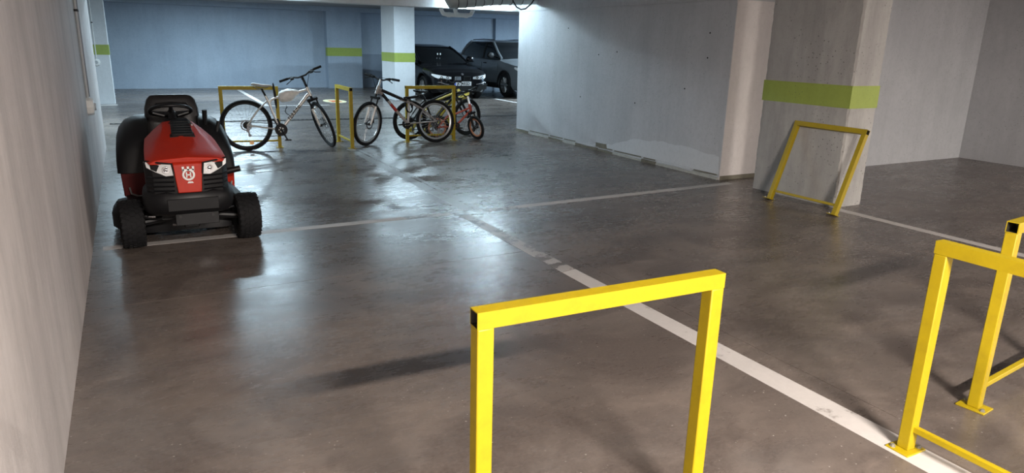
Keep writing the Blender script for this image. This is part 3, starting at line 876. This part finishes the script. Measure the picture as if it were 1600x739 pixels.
# grille body with louvres and headlights
MB().loft([[(-0.285, ly(5.78), z), (-0.278, ly(5.66), z), (-0.235, ly(5.595), z), (-0.11, ly(5.562), z), (0.11, ly(5.562), z), (0.235, ly(5.595), z), (0.278, ly(5.66), z), (0.285, ly(5.78), z)] for z in (0.44, 0.56, 0.688)]).build('grille', M_blackp, mow, bevel=0.004)
for s_ in (-1, 1):
    for k in range(4):
        z = 0.488 + k * 0.033
        MB().loft([[(s_ * 0.100, ly(5.565), z), (s_ * 0.100, ly(5.545), z + 0.006), (s_ * 0.100, ly(5.565), z + 0.016)],
                   [(s_ * 0.235, ly(5.598), z), (s_ * 0.235, ly(5.580), z + 0.006), (s_ * 0.235, ly(5.598), z + 0.016)],
                   [(s_ * 0.272, ly(5.65), z), (s_ * 0.277, ly(5.642), z + 0.006), (s_ * 0.272, ly(5.65), z + 0.016)]]).build('louvre', M_blackp, mow, smooth=False)
    def P3(x, z, d=0.0):
        ax_ = abs(x)
        yy = 5.560 + max(0, ax_ - 0.11) * 0.26 + (max(0, ax_ - 0.235) * 1.1)
        return Vector((s_ * ax_, ly(yy - d), z))
    outl = [(0.276, 0.712), (0.112, 0.694), (0.100, 0.612), (0.150, 0.606), (0.215, 0.640), (0.270, 0.666)]
    MB().loft([[P3(x, z, -0.01) for x, z in outl], [P3(x * 1.0, z, 0.016) for x, z in outl]]).build('headlight', M_lens, mow, bevel=0.003)
    hl = MB()
    hl.torus(P3(0.145, 0.655, 0.018), (0, 1, 0), 0.022, 0.004, 20, 6)
    hl.lathe(P3(0.145, 0.655, 0.014), (0, -1, 0), [(0.018, 0), (0.012, 0.006), (0.002, 0.009)], 16)
    hl.build('headlight_reflector', M_chrome, mow)
    # dark rim above each headlight
    MB().tube([P3(0.276, 0.700, 0.01), P3(0.272, 0.713, 0.012), P3(0.19, 0.706, 0.014), P3(0.104, 0.697, 0.016), P3(0.096, 0.62, 0.014)], 0.007, 6).build('headlight_bezel', M_blackp, mow)
# bumper
pl = [(-0.315, 5.90), (-0.313, 5.70), (-0.275, 5.60), (-0.17, 5.545), (0.17, 5.545), (0.275, 5.60), (0.313, 5.70), (0.315, 5.90)]
MB().loft([[(x * f, ly(y + d), z) for x, y in pl] for f, d, z in ((0.90, 0.05, 0.300), (0.965, 0.015, 0.325), (1.0, 0.0, 0.375), (1.0, -0.002, 0.43), (0.97, 0.012, 0.472), (0.92, 0.03, 0.490))]).build('bumper', M_blackp, mow, angle=50)
MB().bb(-0.16, 0.19, ly(5.532), ly(5.56), 0.345, 0.435).build('bumper_panel', M_blackm, mow, bevel=0.005)
MB().bb(-0.115, 0.185, ly(5.57), ly(5.60), 0.225, 0.315).build('lower_plate', M_blackp, mow, bevel=0.004)
for x in (-0.09, 0.135):
    MB().bb(x, x + 0.018, ly(5.566), ly(5.572), 0.285, 0.305).build('plate_slot', M_ink, mow, smooth=False)
# chassis, axle, tie rods
MB().bb(-0.20, 0.20, ly(5.75), ly(7.3), 0.24, 0.46).build('chassis', M_blackm, mow, smooth=False)
MB().tube([(-0.36, ly(5.93), 0.185), (-0.15, ly(5.93), 0.215), (0.15, ly(5.93), 0.215), (0.36, ly(5.93), 0.185)], 0.026, 10).build('front_axle', M_blackp, mow)
for a, b in (((-0.13, 5.80, 0.185), (0.0, 5.79, 0.18)), ((0.03, 5.80, 0.180), (0.16, 5.80, 0.19)), ((0.20, 5.82, 0.265), (0.33, 5.86, 0.275)), ((-0.34, 5.86, 0.25), (-0.24, 5.83, 0.25))):
    MB().cyl((a[0], ly(a[1]), a[2]), (b[0], ly(b[1]), b[2]), 0.011, 8).build('tie_rod', M_chrome, mow)
MB().bb(-0.05, 0.06, ly(5.80), ly(5.9), 0.15, 0.24).build('axle_pivot', M_blackp, mow, bevel=0.008)

def mower_wheel(name, x, y, R, w, turn=0.0, tread_n=26):
    M = Matrix.Translation((x, ly(y), R)) @ Matrix.Rotation(turn, 4, 'Z')
    h = w / 2
    ty = MB().lathe((0, 0, 0), (1, 0, 0), [(R * 0.42, -h * 0.80), (R * 0.62, -h * 0.98), (R * 0.82, -h * 1.0), (R * 0.93, -h * 0.90), (R * 0.972, -h * 0.66), (R * 0.985, 0), (R * 0.972, h * 0.66), (R * 0.93, h * 0.90),
                                           (R * 0.82, h * 1.0), (R * 0.62, h * 0.98), (R * 0.42, h * 0.80)], 40, close=True).xf(M).build(name, M_rubber, mow)
    tr = MB()
    for i in range(tread_n):
        for j, u in enumerate((-0.78, -0.39, 0.0, 0.39, 0.78)):
            a = 2 * PI * (i + (0.5 if j % 2 else 0)) / tread_n
            rr = R * (0.985 if abs(u) < 0.5 else 0.955)
            Rm = Matrix.Rotation(a, 3, 'X') @ Matrix.Rotation(0.45 * (1 if u > 0 else -1 if u < 0 else 0), 3, 'Z')
            tr.box(Matrix.Rotation(a, 3, 'X') @ Vector((u * h, 0, rr)), (h * 0.30, R * 0.15, R * 0.045), Rm)
    o = tr.xf(M).build('tread', M_rubber, ty, smooth=False)
    o['kind'] = 'stuff'
    MB().lathe((0, 0, 0), (1, 0, 0), [(R * 0.43, -h * 0.6), (R * 0.40, -h * 0.45), (R * 0.12, -h * 0.4), (R * 0.12, h * 0.4), (R * 0.40, h * 0.45), (R * 0.43, h * 0.6)], 28).xf(M).build('rim', M_blackp, ty)
mower_wheel('front_wheel', -0.408, 5.94, 0.186, 0.165, 0.06)
mower_wheel('front_wheel', 0.424, 5.90, 0.186, 0.175, 0.06)
mower_wheel('rear_wheel', -0.34, 7.15, 0.25, 0.20, 0, 22)
mower_wheel('rear_wheel', 0.34, 7.15, 0.25, 0.20, 0, 22)
# vented black cowl on top of the hood
for k in range(6):
    f = k / 5
    y = 6.00 + f * 0.26
    z = 0.835 + f * 0.066
    MB().box((0.0 + 0.012, ly(y), z + 0.016), (0.155 - 0.02 * f, 0.042, 0.030), Matrix.Rotation(0.25, 3, 'X')).build('vent_slat', M_blackp, mow, bevel=0.004)
MB().loft([[(-0.085, ly(5.97), 0.80), (0.105, ly(5.97), 0.80), (0.10, ly(5.97), 0.838), (-0.078, ly(5.97), 0.838)], [(-0.075, ly(6.28), 0.86), (0.09, ly(6.28), 0.86), (0.085, ly(6.28), 0.915), (-0.068, ly(6.28), 0.915)]]).build('vent_base', M_blackm, mow)
MB().tube([(0.075, ly(6.32), 0.90), (0.085, ly(6.28), 0.925), (0.098, ly(6.16), 0.905)], 0.008, 6).build('cowl_trim', M_alu, mow)
# dash tower, column and steering wheel
MB().loft([[(-0.20, ly(6.30), 0.60), (0.20, ly(6.30), 0.60), (0.20, ly(6.58), 0.60), (-0.20, ly(6.58), 0.60)], [(-0.15, ly(6.32), 0.86), (0.15, ly(6.32), 0.86), (0.14, ly(6.52), 0.86), (-0.14, ly(6.52), 0.86)],
           [(-0.08, ly(6.38), 0.93), (0.08, ly(6.38), 0.93), (0.08, ly(6.50), 0.93), (-0.08, ly(6.50), 0.93)]]).build('dashboard', M_blackp, mow, bevel=0.01)
MB().cyl((-0.02, ly(6.44), 0.91), (-0.028, ly(6.52), 0.975), 0.032, 12).build('steering_column', M_blackp, mow)
swn = Vector((0, 0.36, 0.93)).normalized()
swc = Vector((-0.03, ly(6.54), 0.985))
sw = MB().torus(swc, swn, 0.158, 0.0145, 40, 10).build('steering_wheel', M_blackp, mow)
mb = MB()
su = swn.orthogonal().normalized()
for a in (20, 160, 270):
    d = Vector((math.cos(math.radians(a)), 0, 0)) + swn.cross(Vector((1, 0, 0))) * math.sin(math.radians(a))
    mb.tube([swc - swn * 0.03, swc + d * 0.15], [0.022, 0.014], 8)
mb.lathe(swc - swn * 0.045, swn, [(0.05, 0), (0.055, 0.02), (0.035, 0.032)], 18)
mb.build('wheel_spokes', M_blackp, sw)
for sx in (-1, 1):
    MB().tube([swc + Vector((0.135 * sx, -0.03, -0.012)), swc + Vector((0.05 * sx, -0.05, -0.036))], 0.006, 6).build('spoke_trim', M_alu, sw)
# seat
def seat_ring(z, w, y, d):
    pts = []
    for a in range(20):
        q = 2 * PI * a / 20
        cx_, sx_ = math.cos(q), math.sin(q)
        e = 0.45
        pts.append((w * math.copysign(abs(cx_) ** e, cx_), y + d * math.copysign(abs(sx_) ** 0.8, sx_), z))
    return pts
MB().loft([seat_ring(0.60, 0.20, ly(6.88), 0.055), seat_ring(0.68, 0.222, ly(6.90), 0.062), seat_ring(0.84, 0.226, ly(6.935), 0.058), seat_ring(0.97, 0.218, ly(6.965), 0.052), seat_ring(1.045, 0.196, ly(6.98), 0.045),
           seat_ring(1.078, 0.165, ly(6.985), 0.032), seat_ring(1.086, 0.12, ly(6.985), 0.015)]).build('seat_back', mat('black_vinyl', (0.016, 0.015, 0.016), 0.38, bump=0.15, scale=60), mow, angle=60)
MB().tube([(-0.16, ly(6.91), 0.80), (-0.165, ly(6.92), 0.95), (-0.12, ly(6.925), 1.01), (0, ly(6.925), 1.02), (0.12, ly(6.925), 1.01), (0.165, ly(6.92), 0.95), (0.16, ly(6.91), 0.80)], 0.010, 8).build('seat_seam', M_blackp, mow)
MB().loft([seat_ring(0.52, 0.20, ly(6.75), 0.22), seat_ring(0.60, 0.225, ly(6.75), 0.235), seat_ring(0.645, 0.20, ly(6.75), 0.21)]).build('seat_cushion', MATS['black_vinyl'], mow, angle=60)
# fenders: domed black mudguards over a red body, the left panel's shade painted in
prof = [(6.52, 0.00), (6.55, 0.45), (6.63, 0.74), (6.78, 0.93), (6.98, 1.0), (7.22, 0.97), (7.42, 0.82), (7.50, 0.55), (7.52, 0.0)]
for s_ in (-1, 1):
    rings = []
    for x, zt, sh in ((0.475, 0.62, 0.06), (0.462, 0.72, 0.035), (0.435, 0.80, 0.015), (0.385, 0.865, 0.0), (0.31, 0.900, 0.0), (0.21, 0.912, 0.0)):
        rings.append([(s_ * (x * (0.93 if s_ > 0 else 1.0)), ly(7.02 + (y - 7.02) * (1 - sh)), 0.478 + (zt - 0.478) * k) for y, k in prof])
    MB().loft(rings).build('fender', M_blackp, mow, angle=50)
    MB().loft([[(s_ * a, ly(y), z) for a, y, z in ((0.20, 6.55, 0.27), (0.445 if s_ < 0 else 0.43, 6.58, 0.27), (0.455 if s_ < 0 else 0.435, 6.56, 0.478), (0.20, 6.52, 0.478))],
               [(s_ * a, ly(y), z) for a, y, z in ((0.20, 7.45, 0.27), (0.445 if s_ < 0 else 0.43, 7.45, 0.27), (0.455 if s_ < 0 else 0.435, 7.45, 0.478), (0.20, 7.45, 0.478))]]).build('side_panel', M_red_shade if s_ < 0 else M_red, mow, bevel=0.01)
    MB().bb(*sorted((s_ * 0.19, s_ * 0.43)), ly(6.12), ly(6.62), 0.245, 0.285).build('footrest', M_blackp, mow, bevel=0.006)
    MB().tube([(s_ * 0.40, ly(6.52), 0.36), (s_ * 0.39, ly(6.50), 0.31), (s_ * 0.34, ly(6.50), 0.285), (s_ * 0.26, ly(6.50), 0.285)], 0.008, 6).build('fender_rod', M_alu, mow)
# cutting deck
dk = [(-0.54, 6.75), (-0.55, 6.45), (-0.48, 6.22), (-0.30, 6.10), (0.25, 6.08), (0.42, 6.12), (0.53, 6.30), (0.52, 6.75), (0.3, 6.95), (-0.35, 6.95)]
MB().loft([[(x, ly(y), 0.06) for x, y in dk], [(x * 1.0, ly(y), 0.17) for x, y in dk], [(x * 0.93, ly(6.5 + (y - 6.5) * 0.92), 0.225) for x, y in dk], [(x * 0.8, ly(6.5 + (y - 6.5) * 0.8), 0.245) for x, y in dk]]).build('cutting_deck', M_blackp, mow, angle=40)
MB().loft([[(0.34, ly(6.10), 0.20), (0.50, ly(6.05), 0.17), (0.54, ly(6.5), 0.17), (0.34, ly(6.5), 0.24)], [(0.33, ly(6.10), 0.34), (0.36, ly(6.08), 0.34), (0.38, ly(6.5), 0.36), (0.33, ly(6.5), 0.36)]]).build('discharge_chute', M_blackp, mow, bevel=0.01)
# levers
MB().tube([(0.245, ly(6.78), 0.72), (0.243, ly(6.72), 0.86), (0.246, ly(6.70), 0.972)], [0.014, 0.019, 0.021], 10).build('lever', M_blackp, mow)
MB().tube([(0.29, ly(6.62), 0.66), (0.325, ly(6.66), 0.78), (0.352, ly(6.68), 0.87)], [0.008, 0.015, 0.017], 10).build('lever', M_blackp, mow)
MB().tube([(0.285, ly(6.3), 0.472), (0.345, ly(6.3), 0.488), (0.452, ly(6.3), 0.508)], [0.014, 0.026, 0.027], 12).build('lift_handle', M_blackp, mow)

# ------------------------------------------------------------------ cars
def car(label, loc, P):
    t = thing('car', label, 'car', loc, group='cars in the far bay')
    L = P['L']
    def itp(tab, y):
        for (a, b), (c, d) in zip(tab, tab[1:]):
            if y <= c:
                f = (y - a) / (c - a) if c > a else 0
                f = f * f * (3 - 2 * f) * 0.5 + f * 0.5
                return b + (d - b) * f
        return tab[-1][1]
    rings = []
    ys = sorted(set([0, 0.02, 0.06, 0.12, 0.2] + [i * L / 70 for i in range(71)] + [w + s_ * P['ra'] * q for w in P['wy'] for s_ in (-1, 1) for q in (1.0, 0.985, 0.9, 0.75)]))
    for y in ys:
        hw, zt = itp(P['hw'], y), itp(P['zt'], y)
        zb = itp(P['zb'], y)
        for w in P['wy']:
            d = abs(y - w)
            if d < P['ra']:
                zb = max(zb, P['wr'] + math.sqrt(max(0, P['ra'] ** 2 - d ** 2)))
        zs = max(zb + 0.02, zt - 0.10)
        half = [(hw * 0.90, zb), (hw * 0.985, zb + (zs - zb) * 0.18), (hw, zb + (zs - zb) * 0.55), (hw * 0.985, zs), (hw * 0.95, zs + (zt - zs) * 0.62), (hw * 0.80, zt), (hw * 0.45, zt + 0.022), ]
        rings.append([(-x, y, z) for x, z in half] + [(0, y, zt + 0.032)] + [(x, y, z) for x, z in reversed(half)])
    body = MB().loft(rings).build('body', P['paint'], t, angle=40)
    # cabin
    def lev(z, yf, yr, hw):
        r = 0.10
        pts = []
        for a, b in ((-1, 0), (1, 0), (1, 1), (-1, 1)):
            y = yr if b else yf
            sy = -1 if b else 1
            if (a, b) in ((-1, 0), (1, 1)):
                pts += [(a * hw, y + sy * r * 1.6, z), (a * (hw - r), y + sy * 0.02, z)]
            else:
                pts += [(a * (hw - r), y + sy * 0.02, z), (a * hw, y + sy * r * 1.6, z)]
        return pts
    K = P['cabin']
    MB().loft([lev(*k) for k in K]).build('windows', M_glass, t, angle=30)
    zt, yf, yr, hw = K[-1]
    z1, yf1, yr1, hw1 = K[-2]
    MB().loft([lev(z1 + 0.008, yf1 - 0.005, yr1 + 0.005, hw1 + 0.008), lev(zt, yf + 0.05, yr - 0.05, hw), lev(zt + 0.02, yf + 0.2, yr - 0.2, hw - 0.12)]).build('roof', P['paint'], t, angle=50)
    for s_ in (-1, 1):
        A = [(s_ * (k[3] - 0.045), k[1] + 0.08, k[0]) for k in K[:-1]]
        MB().tube(A, 0.042, 8).build('pillar', P['paint'], t)
        Cp = [(s_ * (k[3] - 0.03), k[2] - 0.10, k[0]) for k in K[:-1]]
        MB().tube(Cp, 0.075, 8).build('pillar', P['paint'], t)
        ym = P['bpil']
        Bp = [(s_ * (k[3] + 0.004), ym, k[0]) for k in K[:-1]]
        MB().tube(Bp, 0.028, 6).build('pillar', M_blackm, t)
        z0 = K[0][0] + 0.07
        ym = K[0][1] + 0.42
        mr = MB().lathe((s_ * (K[0][3] + 0.19), ym, z0 + 0.04), (0, 1, 0), [(0.03, -0.09), (0.08, -0.06), (0.092, 0.0), (0.085, 0.035)], 18)
        for v_ in mr.v:
            v_.x = s_ * (K[0][3] + 0.19) + (v_.x - s_ * (K[0][3] + 0.19)) * 1.25
        m_ = mr.build('mirror', P['mirror'], t)
        MB().tube([(s_ * (K[0][3] - 0.02), ym, z0 - 0.03), (s_ * (K[0][3] + 0.15), ym, z0 + 0.02)], 0.022, 8).build('mirror_arm', M_blackm, m_)
        for yd in P['handles']:
            MB().bb(*sorted((s_ * (itp(P['hw'], yd) - 0.02), s_ * (itp(P['hw'], yd) + 0.012))), yd - 0.09, yd + 0.09, K[0][0] - 0.15, K[0][0] - 0.12).build('door_handle', P['mirror'], t, bevel=0.006)
        for ys_ in P['seams']:
            h_ = itp(P['hw'], ys_)
            MB().tube([(s_ * (h_ * 0.99 + 0.001), ys_, 0.32), (s_ * (h_ + 0.002), ys_, 0.6), (s_ * (h_ * 0.987 + 0.003), ys_, K[0][0] - 0.12)], 0.004, 5).build('door_seam', M_ink, t)
        for w in P['wy']:
            hw_ = itp(P['hw'], w)
            x = s_ * (hw_ - 0.115)
            ty = MB().lathe((x, w, P['wr']), (s_, 0, 0), [(P['wr'] * 0.68, -0.09), (P['wr'] * 0.93, -0.10), (P['wr'], -0.07), (P['wr'], 0.07), (P['wr'] * 0.93, 0.10), (P['wr'] * 0.68, 0.095)], 36, close=True).build('wheel', M_rubber, t)
            rm = MB()
            rm.lathe((x, w, P['wr']), (s_, 0, 0), [(P['wr'] * 0.70, -0.08), (P['wr'] * 0.70, 0.085), (P['wr'] * 0.65, 0.088), (P['wr'] * 0.62, 0.03), (P['wr'] * 0.62, -0.08)], 36, close=True)
            for i in range(P['nspoke']):
                a = 2 * PI * i / P['nspoke']
                rm.tube([(x + s_ * 0.055, w, P['wr']), (x + s_ * 0.075, w + 0.66 * P['wr'] * math.cos(a), P['wr'] + 0.66 * P['wr'] * math.sin(a))], [0.04, 0.024], 6)
            rm.lathe((x, w, P['wr']), (s_, 0, 0), [(0.06, 0.03), (0.055, 0.075), (0.02, 0.085)], 16)
            rm.build('alloy_rim', M_alu, ty)
            MB().lathe((x, w, P['wr']), (s_, 0, 0), [(P['wr'] * 0.6, -0.03), (P['wr'] * 0.6, -0.02)], 20).build('brake_drum', M_blackm, ty)
    MB().bb(-0.62, 0.62, 0.35, L - 0.35, 0.20, 0.70).build('underbody', M_blackm, t, smooth=False)
    return t, itp

saloon = dict(L=4.6, paint=M_carblk, mirror=M_carblk, wr=0.325, ra=0.375, wy=(0.82, 3.68), nspoke=7,
              hw=[(0, 0.60), (0.05, 0.72), (0.15, 0.80), (0.35, 0.87), (0.7, 0.91), (3.8, 0.92), (4.4, 0.86), (4.6, 0.70)],
              zt=[(0, 0.66), (0.10, 0.76), (0.35, 0.85), (0.8, 0.93), (1.35, 1.00), (2.0, 1.02), (3.8, 1.04), (4.4, 1.08), (4.6, 0.98)],
              zb=[(0, 0.24), (0.3, 0.20), (4.3, 0.22), (4.6, 0.34)],
              cabin=[(1.00, 1.22, 4.25, 0.80), (1.18, 1.58, 4.02, 0.755), (1.34, 1.92, 3.76, 0.69), (1.44, 2.15, 3.55, 0.62), (1.495, 2.45, 3.30, 0.52)], bpil=2.6, handles=(2.2, 3.2), seams=(1.35, 2.5))
bmw, itp1 = car('glossy black saloon with white headlights facing out behind the bicycles', (8.30, 18.2, 0), saloon)
for s_ in (-1, 1):
    # swept headlights
    top, bot = [], []
    seq = ((0.34, -0.012, 0.655, 0.60), (0.52, -0.014, 0.682, 0.59), (0.68, 0.02, 0.705, 0.60), (0.775, 0.10, 0.722, 0.635), (0.835, 0.24, 0.735, 0.69))
    MB().loft([[(s_ * x, y, zt_), (s_ * x, y, zb_), (s_ * (x - 0.05), y + 0.09, zb_), (s_ * (x - 0.05), y + 0.09, zt_)] for x, y, zt_, zb_ in seq]).build('headlight', M_lens, bmw, bevel=0.004)
    hb_ = MB()
    for x, y in ((0.46, -0.02), (0.63, -0.006)):
        hb_.torus((s_ * x, y, 0.645), (0, 1, 0), 0.030, 0.007, 18, 6)
    hb_.build('headlight_ring', M_ink, bmw)
    # kidney grille
    k_ = MB().loft([[(s_ * (0.035 + 0.0), -0.03, 0.545), (s_ * 0.235, -0.02, 0.545), (s_ * 0.265, -0.015, 0.60), (s_ * 0.235, -0.005, 0.675), (s_ * 0.045, -0.01, 0.675), (s_ * 0.03, -0.025, 0.60)],
                    [(s_ * (0.035 + 0.0), 0.10, 0.545), (s_ * 0.235, 0.10, 0.545), (s_ * 0.265, 0.10, 0.60), (s_ * 0.235, 0.10, 0.675), (s_ * 0.045, 0.10, 0.675), (s_ * 0.03, 0.10, 0.60)]]).build('grille', M_ink, bmw)
    g_ = MB()
    for i in range(6):
        x = 0.065 + i * 0.032
        g_.bb(*sorted((s_ * x, s_ * (x + 0.010))), -0.036, -0.01, 0.555, 0.668)
    g_.build('grille_slats', M_chrome if s_ < 0 else M_blackm, k_, smooth=False)
    # side intake with bright trim
    it = MB().prism([(s_ * 0.45, 0.30), (s_ * 0.74, 0.31), (s_ * 0.78, 0.47), (s_ * 0.50, 0.41)], -0.022, 0.20).build('air_intake', M_ink, bmw)
    MB().tube([(s_ * 0.42, -0.03, 0.455), (s_ * 0.56, -0.03, 0.475), (s_ * 0.66, -0.01, 0.515), (s_ * 0.74, 0.03, 0.505)], 0.012, 6).build('intake_trim', M_chrome, it)
MB().prism([(-0.42, 0.29), (0.42, 0.29), (0.38, 0.40), (-0.38, 0.40)], -0.024, 0.10).build('lower_intake', M_ink, bmw)
pz = 0.475
pt = MB().bb(-0.26, 0.26, -0.048, -0.036, pz - 0.056, pz + 0.056).build('number_plate', M_plate, bmw, bevel=0.003)
MB().bb(-0.26, -0.215, -0.0495, -0.047, pz - 0.056, pz + 0.056).build('plate_band', M_blue, pt, smooth=False)
text('plate_lettering', 'K JARSD', 0.115, M_ink, pt, Matrix.Translation((0.025, -0.0495, pz)) @ Matrix.Rotation(PI / 2, 4, 'X'), sx=0.88)
MB().lathe((0, -0.005, 0.735), (0, -0.7, 0.7), [(0.038, 0), (0.036, 0.006), (0.01, 0.008)], 18).build('badge', M_chrome, bmw)
for x in (-0.10, -0.01):
    MB().bb(x, x + 0.03, 1.585, 1.60, 1.22, 1.27).build('windscreen_sticker', M_plate, bmw, smooth=False)

suv = dict(L=4.5, paint=M_cargry, mirror=M_blackm, wr=0.355, ra=0.42, wy=(0.92, 3.60), nspoke=10,
           hw=[(0, 0.62), (0.06, 0.76), (0.2, 0.86), (0.5, 0.915), (0.9, 0.93), (3.7, 0.93), (4.3, 0.88), (4.5, 0.78)],
           zt=[(0, 0.82), (0.08, 0.92), (0.3, 0.99), (0.9, 1.06), (1.35, 1.12), (2.0, 1.13), (3.6, 1.18), (4.2, 1.22), (4.5, 1.10)],
           zb=[(0, 0.28), (0.3, 0.24), (4.2, 0.26), (4.5, 0.42)],
           cabin=[(1.12, 1.25, 4.42, 0.83), (1.32, 1.60, 4.28, 0.79), (1.50, 1.90, 4.08, 0.73), (1.62, 2.15, 3.90, 0.665), (1.675, 2.45, 3.65, 0.56)], bpil=2.55, handles=(2.25, 3.2), seams=(1.35, 2.5, 3.45))
suvo, itp2 = car('dark grey sport utility car half hidden behind the right wall', (11.16, 18.45, 0), suv)
for s_ in (-1, 1):
    MB().loft([[(s_ * x, y, zt_), (s_ * x, y, zb_), (s_ * (x - 0.05), y + 0.09, zb_), (s_ * (x - 0.05), y + 0.09, zt_)] for x, y, zt_, zb_ in ((0.50, -0.01, 0.83, 0.76), (0.70, 0.0, 0.86, 0.77), (0.83, 0.12, 0.89, 0.79), (0.89, 0.32, 0.92, 0.86))]).build('headlight', M_lens, suvo, bevel=0.004)
    for w in suv['wy']:
        MB().tube([(s_ * (itp2(suv['hw'], w) - 0.005), w + 0.43 * math.cos(a * PI / 16), 0.355 + 0.43 * math.sin(a * PI / 16)) for a in range(17)], 0.022, 6).build('arch_trim', M_blackm, suvo)
    MB().bb(*sorted((s_ * 0.88, s_ * 0.94)), 1.36, 3.18, 0.26, 0.40).build('sill_trim', M_blackm, suvo, bevel=0.01)
    MB().tube([(s_ * 0.60, 2.2, 1.70), (s_ * 0.60, 3.0, 1.715), (s_ * 0.60, 3.8, 1.69)], 0.016, 6).build('roof_rail', M_blackm, suvo)
MB().bb(-0.48, 0.48, -0.03, 0.12, 0.52, 0.74).build('grille', M_ink, suvo, bevel=0.02)
